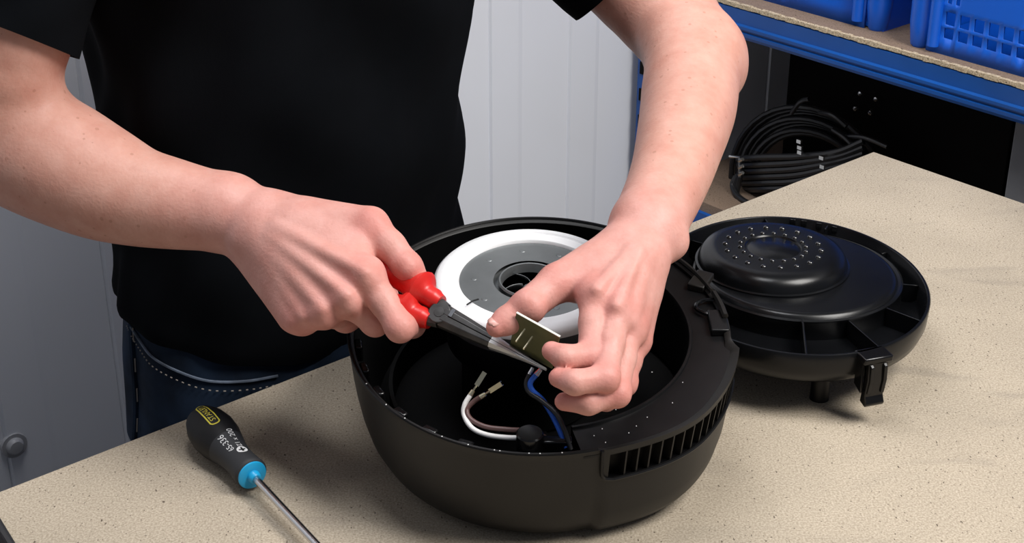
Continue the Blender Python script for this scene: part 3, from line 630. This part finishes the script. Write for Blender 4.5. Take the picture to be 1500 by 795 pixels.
# ------------------------------------------------------------------ the person: signed distance modelling
def smin(a, b, k):
    h = np.maximum(k - np.abs(a - b), 0) / k; return np.minimum(a, b) - h * h * k * .25
class Grid:
    def __init__(s, lo, hi, res):
        s.lo = np.array(lo); s.res = res; s.n = np.ceil((np.array(hi) - s.lo) / res).astype(int) + 1; s.d = np.full(s.n, 1.0, np.float32)
        s.ax = [(s.lo[i] + np.arange(s.n[i]) * res).astype(np.float32) for i in range(3)]
    def block(s, lo, hi):
        a = np.clip(np.floor((lo - s.lo) / s.res).astype(int), 0, s.n); b = np.clip(np.ceil((hi - s.lo) / s.res).astype(int) + 1, 0, s.n)
        sl = tuple(slice(a[i], b[i]) for i in range(3)); X = np.meshgrid(*[s.ax[i][sl[i]] for i in range(3)], indexing='ij', sparse=True); return sl, X
def d_cone(X, p):
    a, b, ra, rb = p; ba = b - a; L2 = float(ba @ ba) + 1e-12
    x, y, z = X[0] - a[0], X[1] - a[1], X[2] - a[2]
    t = np.clip((x * ba[0] + y * ba[1] + z * ba[2]) / L2, 0, 1)
    return np.sqrt((x - t * ba[0]) ** 2 + (y - t * ba[1]) ** 2 + (z - t * ba[2]) ** 2) - (ra + (rb - ra) * t)
def d_ell(X, c, A, r):
    q = [(X[0] - c[0]) * A[i][0] + (X[1] - c[1]) * A[i][1] + (X[2] - c[2]) * A[i][2] for i in range(3)]
    k0 = np.sqrt(sum((q[i] / r[i]) ** 2 for i in range(3))); k1 = np.sqrt(sum((q[i] / r[i] ** 2) ** 2 for i in range(3))) + 1e-9
    return k0 * (k0 - 1) / k1
def bounds(prims, pad):
    lo = np.full(3, 1e9); hi = -lo
    for p in prims:
        if p[0] == 'c':
            for q, r in ((p[1], p[3]), (p[2], p[4])): lo = np.minimum(lo, q - r); hi = np.maximum(hi, q + r)
        else: lo = np.minimum(lo, p[1] - max(p[3])); hi = np.maximum(hi, p[1] + max(p[3]))
    return lo - pad, hi + pad
def ev(X, p): return d_cone(X, p[1:5]) if p[0] == 'c' else d_ell(X, p[1], p[2], p[3])
def union(g, D, prims, k):     # smooth-add prims one at a time to the grid array D
    for p in prims:
        kk = p[-1] if p[0] == 'c' and len(p) > 5 else k
        lo, hi = bounds([p], kk + .012); sl, X = g.block(lo, hi); D[sl] = smin(D[sl], ev(X, p).astype(np.float32), kk)
def group(g, D, prims, k, kj):  # prims blended among themselves, then joined to D with kj
    lo, hi = bounds(prims, .02); sl, X = g.block(lo, hi); d = None
    for p in prims:
        e = ev(X, p).astype(np.float32); d = e if d is None else smin(d, e, k)
    D[sl] = smin(D[sl], d, kj)
def nets(g, D):
    n = np.array(D.shape); s = D < 0; res = g.res
    c = [slice(0, -1), slice(1, None)]
    cnt = np.zeros(n - 1, np.uint8)
    for i in (0, 1):
        for j in (0, 1):
            for k in (0, 1): cnt += s[c[i], c[j], c[k]]
    act = (cnt > 0) & (cnt < 8); idx = np.argwhere(act); vid = np.full(n - 1, -1, np.int64); vid[tuple(idx.T)] = np.arange(len(idx))
    acc = np.zeros((len(idx), 3)); num = np.zeros(len(idx))
    corners = np.array([(i, j, k) for i in (0, 1) for j in (0, 1) for k in (0, 1)])
    val = {tuple(q): D[tuple((idx + q).T)] for q in corners}
    for a in range(3):
        for q in corners:
            if q[a]: continue
            q2 = q.copy(); q2[a] = 1; va, vb = val[tuple(q)], val[tuple(q2)]; m = (va < 0) != (vb < 0)
            t = np.zeros(len(idx)); t[m] = va[m] / (va[m] - vb[m]); P = np.tile(q.astype(float), (len(idx), 1)); P[:, a] += t
            acc[m] += P[m]; num[m] += 1
    V = g.lo + (idx + acc / num[:, None]) * res; F = []
    for a in range(3):
        u, v = (a + 1) % 3, (a + 2) % 3; sl0 = [slice(None)] * 3; sl1 = [slice(None)] * 3; sl0[a] = slice(0, -1); sl1[a] = slice(1, None)
        e = np.argwhere(s[tuple(sl0)] != s[tuple(sl1)]); e = e[(e[:, u] > 0) & (e[:, v] > 0) & (e[:, u] < n[u] - 1) & (e[:, v] < n[v] - 1)]
        ins = s[tuple(e.T)]; du = np.zeros(3, int); du[u] = 1; dv = np.zeros(3, int); dv[v] = 1
        Q = np.stack([vid[tuple((e - du - dv).T)], vid[tuple((e - dv).T)], vid[tuple(e.T)], vid[tuple((e - du).T)]], 1)
        Q[~ins] = Q[~ins][:, ::-1]; F.append(Q)
    return V, np.concatenate(F)
def Cn(a, b, ra, rb, *k): return ('c', np.asarray(a), np.asarray(b), ra, rb, *k)

BC = np.array([-.206, .106, 0.]); FRONT = -NRM; SIDE = EDGE     # body centre, facing, person's left
def chain(st, n=5):     # stations (point, radius) -> smoothly interpolated run of round cones
    Q = spline([np.array([*p, r]) for p, r in st], n); return [Cn(a[:3], b[:3], a[3], b[3], .0015) for a, b in zip(Q[:-1], Q[1:])]
JOINTS = []
def digit(Mc, P, D, T, k, dorsal):   # knuckle, two joints, tip -> tapering phalanges with knuckle swellings
    JOINTS.extend([(Mc, .016), (P, .013), (T, .012)]); mid = (Mc + P) / 2; u = unit(P - Mc); w = unit(D - P); kn = unit(u - w)
    return [Cn(Mc, mid, .0112 * k, .0094 * k), Cn(mid, P, .0094 * k, .0094 * k), Cn(P + kn * .0022, P + kn * .0024 - u * .003, .0080 * k, .0080 * k), Cn(P, D, .0093 * k, .0083 * k), Cn(D, T, .0084 * k, .0068 * k)]
# --- right arm and hand (left in the picture), holding the pliers
def right_arm():
    arm = []; back = None
    sh = BC - SIDE * .165 + np.array([0, 0, .47]); el = AD(-22, 192, 1.215)
    hm = AD(12, 50, 1.165)
    f1, f2, f3, wr = AD(62, 226, 1.20), AD(140, 264, 1.19), AD(250, 298, 1.175), AD(335, 312, 1.165)
    arm = [chain([(sh, .054), (hm, .0470), (el, .0470)]), chain([(el, .0470), (f1, .0500), (f2, .0450), (AD(195, 286, 1.182), .0385), (f3, .0345), (AD(295, 306, 1.169), .0312), (wr, .0294)])]
    ca = AD(390, 338, 1.150)
    Mi, Mm, Mr, Mp = AD(536, 402, 1.092), AD(508, 437, 1.092), AD(474, 456, 1.098), AD(444, 466, 1.108)
    tm = AD(543, 330, 1.118)
    palm = [Cn(wr, ca, .0285, .0265), Cn(ca, Mi, .024, .0140), Cn(ca, Mm, .024, .0135), Cn(ca, Mr, .024, .0130), Cn(ca, Mp, .023, .0125),
            Cn(AD(395, 320, 1.155), tm, .0212, .0135), Cn(AD(440, 340, 1.135), AD(520, 365, 1.115), .022, .017), Cn(AD(420, 385, 1.150), AD(495, 425, 1.125), .023, .021), Cn(AD(375, 365, 1.158), AD(432, 462, 1.118), .019, .013)]
    # tendons, knuckles, wrist bone
    palm += [Cn(AD(398, 345, 1.1192), AD(508, 432, 1.0762), .003, .0035, .007), Cn(AD(395, 358, 1.1222), AD(474, 453, 1.0832), .003, .0035, .007), Cn(AD(405, 332, 1.1192), AD(534, 398, 1.0772), .0028, .0035, .007),
             Cn(AD(392, 372, 1.1272), AD(446, 464, 1.0942), .0025, .003, .006),
             Cn(AD(360, 352, 1.14), AD(364, 356, 1.14), .010, .010, .008),
             Cn(AD(508, 440, 1.083), AD(512, 444, 1.083), .0075, .0075, .006), Cn(AD(474, 461, 1.09), AD(476, 464, 1.09), .0070, .0070, .006), Cn(AD(538, 408, 1.083), AD(541, 411, 1.083), .0075, .0075, .006)]
    fing = [digit(Mi, AD(586, 479, 1.080), AD(604, 476, 1.104), AD(602, 450, 1.122), 1.08, back),
            digit(Mm, AD(549, 471, 1.104), AD(574, 464, 1.126), AD(570, 432, 1.140), 1.05, back),
            digit(Mr, AD(507, 466, 1.124), AD(535, 460, 1.144), AD(535, 427, 1.155), 1.0, back),
            digit(Mp, AD(474, 458, 1.134), AD(496, 449, 1.150), AD(500, 427, 1.160), .9, back)]
    ip = AD(597, 391, 1.106); tt = AD(613, 413, 1.106)
    fing.append([Cn(tm, AD(572, 360, 1.111), .0124, .0108), Cn(AD(572, 360, 1.111), ip, .0108, .0108), Cn(ip, tt, .0106, .0086), Cn(AD(594, 386, 1.100), AD(598, 392, 1.100), .0078, .0078)])
    return arm, palm, fing
# --- left arm and hand (right in the picture), holding the circuit board
def left_arm():
    back = None
    sh = BC + SIDE * .165 + np.array([0, 0, .47]); el = AD(1021, 84, 1.335)
    f1, f2, f3, wr = AD(1010, 148, 1.280), AD(997, 205, 1.225), AD(972, 282, 1.165), AD(948, 335, 1.128)
    arm = [chain([(sh, .056), (AD(938, -20, 1.385), .0460), (el, .0385)]), chain([(el, .0385), (f1, .0395), (AD(1004, 178, 1.252), .0375), (f2, .0350), (AD(986, 245, 1.193), .0318), (f3, .0293), (AD(960, 308, 1.147), .0280), (wr, .0275)])]
    arm += [[Cn(AD(1038, 78, 1.345), AD(1048, 106, 1.332), .0190, .0185, .025), Cn(AD(990, 58, 1.33), AD(1000, 120, 1.285), .022, .024, .012)]]
    ca = AD(926, 385, 1.104)
    Mi, Mm, Mr, Mp = AD(871, 430, 1.066), AD(903, 452, 1.060), AD(922, 476, 1.066), AD(931, 498, 1.078)
    tm = AD(816, 414, 1.078)
    palm = [Cn(wr, ca, .0262, .0240), Cn(ca, Mi, .0215, .0132), Cn(ca, Mm, .022, .0132), Cn(ca, Mr, .022, .0126), Cn(ca, Mp, .0215, .0118),
            Cn(AD(908, 372, 1.108), tm, .0205, .0132), Cn(AD(880, 395, 1.09), AD(850, 418, 1.082), .016, .012), Cn(AD(925, 430, 1.10), AD(915, 470, 1.09), .02, .018)]
    palm += [Cn(AD(938, 365, 1.0792), AD(903, 448, 1.0452), .0026, .0034, .007), Cn(AD(946, 375, 1.0832), AD(924, 472, 1.0522), .0026, .0034, .007), Cn(AD(925, 365, 1.0792), AD(874, 424, 1.0512), .0024, .0032, .007), Cn(AD(954, 388, 1.0892), AD(935, 494, 1.0632), .0024, .003, .006),
             Cn(AD(985, 352, 1.12), AD(988, 357, 1.12), .0095, .0095, .01),
             Cn(AD(905, 456, 1.053), AD(906, 460, 1.053), .007, .007, .006), Cn(AD(925, 482, 1.060), AD(926, 485, 1.06), .0068, .0068, .006), Cn(AD(873, 434, 1.058), AD(873, 438, 1.058), .007, .007, .006)]
    fing = [digit(Mi, AD(866, 520, 1.036), AD(828, 524, 1.026), AD(808, 514, 1.033), 1.0, back),
            digit(Mm, AD(886, 553, 1.022), AD(842, 560, 1.013), AD(818, 553, 1.021), .98, back),
            digit(Mr, AD(903, 576, 1.032), AD(862, 590, 1.024), AD(826, 588, 1.031), .93, back),
            digit(Mp, AD(914, 562, 1.060), AD(888, 586, 1.056), AD(858, 587, 1.060), .85, back)]
    ip = AD(771, 450, 1.062); tt = AD(727, 479, 1.054)
    fing.append([Cn(tm, ip, .0130, .0116), Cn(ip, AD(742, 470, 1.058), .0114, .0096), Cn(AD(742, 470, 1.058), tt, .0096, .0072), Cn(AD(775, 446, 1.057), AD(778, 450, 1.057), .0105, .0105)])
    return arm, palm, fing
def grow(parts, res):
    arm, palm, fing = parts; allp = [p for a_ in arm for p in a_] + palm + [p for f_ in fing for p in f_]
    lo, hi = bounds(allp, .012); g = Grid(lo, hi, res); D = g.d
    
    for a_ in arm:
        A_ = np.full(g.n, 1.0, np.float32); union(g, A_, a_, .0015); lo_, hi_ = bounds(a_, .02); sl, _ = g.block(lo_, hi_); D[sl] = smin(D[sl], A_[sl], .020)
    union(g, D, palm, .009)
    E_ = np.full(g.n, 1.0, np.float32)
    for f_ in fing: group(g, E_, f_, .004, .0006)
    D = smin(D, E_, .005); return nets(g, D)
VV = []; FF = []; off = 0
for parts in (right_arm(), left_arm()):
    v, f_ = grow(parts, .0014); VV.append(v); FF.append(f_ + off); off += len(v)
# trunk, neck and head, legs (under the clothes or above the picture)
hd = BC + FRONT * .06 + np.array([0, 0, .735]); fu = FRONT; I3 = (SIDE, FRONT, UZ)
trunk = [Cn(BC + UZ * .0, BC + UZ * .12, .10, .10), Cn(BC + UZ * .12, BC + UZ * .42, .10, .11), Cn(BC - SIDE * .13 + UZ * .455, BC + SIDE * .13 + UZ * .455, .055, .055), Cn(BC + UZ * .46 + FRONT * .01, hd - UZ * .07, .058, .055)]
head = [('e', hd + UZ * .02 - FRONT * .01, I3, (.074, .095, .105)), Cn(hd + FRONT * .045 - UZ * .04, hd + FRONT * .062 - UZ * .085, .05, .028), Cn(hd + FRONT * .088 + UZ * .01, hd + FRONT * .103 - UZ * .022, .008, .014)]
for s_ in (-1, 1): head += [('e', hd + SIDE * s_ * .075 - UZ * .005 - FRONT * .008, I3, (.010, .020, .032)), Cn(hd + FRONT * .078 + SIDE * s_ * .045 + UZ * .032, hd + FRONT * .086 + SIDE * s_ * .018 + UZ * .034, .008, .008)]
lo, hi = bounds(trunk + head, .02); g = Grid(lo, hi, .005); union(g, g.d, trunk, .05); union(g, g.d, head, .015)
v, f_ = nets(g, g.d); VV.append(v); FF.append(f_ + off); off += len(v)
person = thing('person', (BC[0], BC[1], FLOOR), 'person in black t-shirt and dark jeans holding pliers and a circuit board over the bench', 'person')
V = np.concatenate(VV); Fq = np.concatenate(FF)
me = bpy.data.meshes.new('body'); me.from_pydata(V.tolist(), [], Fq.tolist()); me.update(); me.shade_smooth(); me.materials.append(M['skin'])
JOINTS += [(AD(598, 392, 1.10), .013), (AD(543, 330, 1.11), .014), (AD(771, 450, 1.06), .014), (AD(727, 479, 1.054), .012), (AD(816, 414, 1.075), .014)]
def put_attr(name, val):
    a = me.attributes.new(name, 'FLOAT', 'POINT'); a.data.foreach_set('value', val.astype(np.float32))
dh = np.minimum(np.linalg.norm(V - AD(480, 400, 1.12), axis=1), np.linalg.norm(V - AD(880, 465, 1.06), axis=1)); tt_ = np.clip((dh - .075) / .10, 0, 1); put_attr('tan', tt_ * tt_ * (3 - 2 * tt_))
flu = np.zeros(len(V))
for c_, r_ in JOINTS: flu = np.maximum(flu, np.exp(-(np.linalg.norm(V - c_, axis=1) / r_) ** 2 * 1.1))
put_attr('flush', np.clip(flu * 1.6, 0, 1))
body = bpy.data.objects.new('body', me); COL.objects.link(body); par(body, person)
md = body.modifiers.new('smooth', 'SMOOTH'); md.factor = .5; md.iterations = 2
# thumb nails
def nail(c, along, nrm, L, Wn, name='thumbnail'):
    al = unit(along); nz_ = unit(nrm - al * np.dot(nrm, al)); sd_ = np.cross(al, nz_); vs = []; nu = nv = 8
    for i in range(nu + 1):
        for j in range(nv + 1):
            a = (i / nu - .5) * 2; b_ = (j / nv - .5) * 2; wd = math.sqrt(max(0, 1 - abs(a) ** 4)) * .85 + .15
            vs.append(c + al * a * L / 2 + sd_ * b_ * Wn / 2 * wd - nz_ * (.0016 * b_ * b_ + .0006 * a * a))
    m_ = MB(); m_.add(vs, [(i * (nv + 1) + j, i * (nv + 1) + j + 1, (i + 1) * (nv + 1) + j + 1, (i + 1) * (nv + 1) + j) for i in range(nu) for j in range(nv)])
    o_ = m_.build(name, 'nail', person, fixn=False); t_ = o_.modifiers.new('t', 'SOLIDIFY'); t_.thickness = .0006; t_.offset = 0
nl_n = unit(-ray(730, 470) * .62 + UPV * .62 - RT * .25)
nail(AD(729, 474, 1.0535) + nl_n * .0051, AD(722, 480, 1.054) - AD(745, 467, 1.058), nl_n, .0115, .0100)
# hair, eyes, mouth
hairm = MB()
hairm.lathe([(.001, .108), (.05, .094), (.074, .06), (.081, .02), (.078, -.02), (.070, -.045)], hd + UZ * .022 - FRONT * .022, (0, 0, 1), 28, cap1=False, sx=1, sy=1.12, up=SIDE)
hairm.build('hair', 'hair', person, smooth=80)
for s_ in (-1, 1): MB().lathe([(.0001, .006), (.006, .004), (.009, -.002), (.0095, -.006)], hd + FRONT * .078 + SIDE * s_ * .031 + UZ * .018, FRONT, 14).build('eye', 'eye', person, smooth=80)
MB().tube([hd + FRONT * .092 - UZ * .05 + SIDE * k * .011 - FRONT * abs(k) * .004 for k in (-2, -1, 0, 1, 2)], [.0015, .004, .005, .004, .0015], 8).build('mouth', 'lip', person, smooth=80)

# --- t-shirt
def torso_ring(z, a, b_, cx=0, cf=0, n=120, fold=1.0, zfun=None):
    out = []
    for i in range(n):
        t = 2 * math.pi * i / n; c, s_ = math.cos(t), math.sin(t); p = 2.35
        k = (abs(c) ** p + abs(s_) ** p) ** (-1 / p)
        zz = z if zfun is None else zfun(t, z)
        fd = fold * (.0042 * math.sin(3 * t + zz * 14 + 1) + .0035 * math.sin(7 * t - zz * 22) + .0022 * math.sin(13 * t + zz * 35 + 2) + .0035 * math.sin(zz * 42 + 2.2 * math.sin(2 * t)))
        out.append(BC + SIDE * (cx + (a * k + fd) * c) + FRONT * (cf + (b_ * k + fd) * s_) + UZ * zz)
    return out
def hem(t, z): return z + .022 - .030 * max(0, math.sin(t)) + .016 * max(0, -math.cos(t)) * 1.0
sh_m = MB(); R = []
keys = [(.000, .170, .108), (.012, .172, .111), (.06, .171, .111), (.12, .168, .112), (.20, .168, .115), (.28, .174, .120), (.36, .184, .124), (.42, .190, .122), (.46, .178, .108), (.495, .135, .085), (.515, .085, .066), (.525, .066, .062)]
zz_ = np.concatenate([np.linspace(0, .46, 60), [.48, .495, .507, .515, .525]])
for i, z in enumerate(zz_):
    a = np.interp(z, [k[0] for k in keys], [k[1] for k in keys]); b_ = np.interp(z, [k[0] for k in keys], [k[2] for k in keys]); w = max(0, 1 - z / .10)
    R.append(torso_ring(z, a, b_, cx=.012 * min(1, z / .25), zfun=lambda t, q, w=w: q + (hem(t, 0) - .002) * w))
inner = [[p + (BC - p) * np.array([.03, .03, 0]) for p in R[0]]]
sh_m.rings(inner + R, False, False)
def sleeve(a, b_, ra, rb, hn=None):
    a, b_ = np.asarray(a), np.asarray(b_); n = 40; x, y, z = basis(b_ - a); L_ = np.linalg.norm(b_ - a); R = []
    hn = z if hn is None else unit(hn)
    for t in np.linspace(0, 1, 18):
        rg = []
        for i in range(n):
            an = 2 * math.pi * i / n; d = x * math.cos(an) + y * math.sin(an); r = ra + (rb - ra) * t + .0018 * math.sin(3 * an + 9 * t) + .0012 * math.sin(5 * an - 14 * t)
            p = a + d * r; sh_ = np.dot(b_ - p, hn) / np.dot(z, hn); rg.append(p + z * sh_ * t)
        R.append(rg)
    rim = [p + (b_ - p) * .06 for p in R[-1]]; back = [p - z * .02 + (b_ - p) * .04 for p in R[-1]]
    sh_m.rings(R + [rim, back], True, False)
sleeve(BC - SIDE * .165 + UZ * .462, AD(14, 48, 1.160), .064, .0525, unit(RT * -.35 - UPV * .94))
sleeve(BC + SIDE * .165 + UZ * .462, AD(908, -38, 1.392), .068, .0565)
sh_m.build('t_shirt', 'shirt', person, smooth=60)

# --- jeans
jm = MB(); R = []
for z in np.linspace(.055, -.10, 16):
    a = np.interp(z, [-.10, -.02, .055], [.172, .168, .158]); b_ = np.interp(z, [-.10, -.02, .055], [.110, .106, .098]); R.append(torso_ring(z, a, b_, fold=.35))
jm.rings(R, True, True)
for s_ in (-1, 1):
    pts = [BC + SIDE * s_ * .078 + UZ * -.05, BC + SIDE * s_ * .086 + UZ * -.25, BC + SIDE * s_ * .10 + UZ * -.45, BC + SIDE * s_ * .105 - FRONT * .005 + UZ * -.65, BC + SIDE * s_ * .11 - FRONT * .01 + UZ * (FLOOR + .03)]
    jm.tube(pts, [.084, .082, .070, .064, .062], 28)
jeans = jm.build('jeans', 'denim', person, smooth=60)
def jpt(tdeg, z, lift=.002):
    t = math.radians(tdeg); c, s2 = math.cos(t), math.sin(t); p = 2.35; k = (abs(c) ** p + abs(s2) ** p) ** (-1 / p)
    a = np.interp(z, [-.10, -.02, .055], [.172, .168, .158]); b_ = np.interp(z, [-.10, -.02, .055], [.110, .106, .098])
    fd = .35 * (.0042 * math.sin(3 * t + z * 14 + 1) + .0035 * math.sin(7 * t - z * 22) + .0022 * math.sin(13 * t + z * 35 + 2) + .0035 * math.sin(z * 42 + 2.2 * math.sin(2 * t)))
    return BC + SIDE * ((a * k + fd + lift) * c) + FRONT * ((b_ * k + fd + lift) * s2) + UZ * z
pk = [(188, .030), (183, .024), (175, .016), (165, .008), (153, .000), (140, -.007), (128, -.010), (118, -.010)]
MB().tube(spline([jpt(a, z) for a, z in pk], 6), .0013, 6).build('pocket_edge', 'denimlight', jeans)
st = MB(); P1 = spline([jpt(a, z - .008, .0025) for a, z in pk], 10)
for i in range(0, len(P1) - 1, 2): st.tube([P1[i], P1[i] * .35 + P1[i + 1] * .65], .0006, 5)
st.build('pocket_stitching', 'stitch', jeans)
MB().tube([jpt(184 + k * .2, .03 - k * .02, .001) for k in range(7)], .0028, 6).build('side_seam', 'denim', jeans)
st = MB()
for k in range(5): st.tube([jpt(181, .025 - k * .03, .0025), jpt(181, .012 - k * .03, .0025)], .0007, 5)
st.build('seam_stitching', 'stitch', jeans)
for s_ in (-1, 1):
    b0 = BC + SIDE * s_ * .11 + UZ * FLOOR
    MB().rings([[b0 + FRONT * (.06 + .14 * k * math.cos(t)) + SIDE * .048 * k * math.sin(t) + UZ * h for t in np.arange(24) * math.pi / 12] for k, h in ((1, .001), (1.02, .02), (.97, .045), (.8, .065), (.5, .085))]).build('shoe', 'shoe', person, smooth=60)
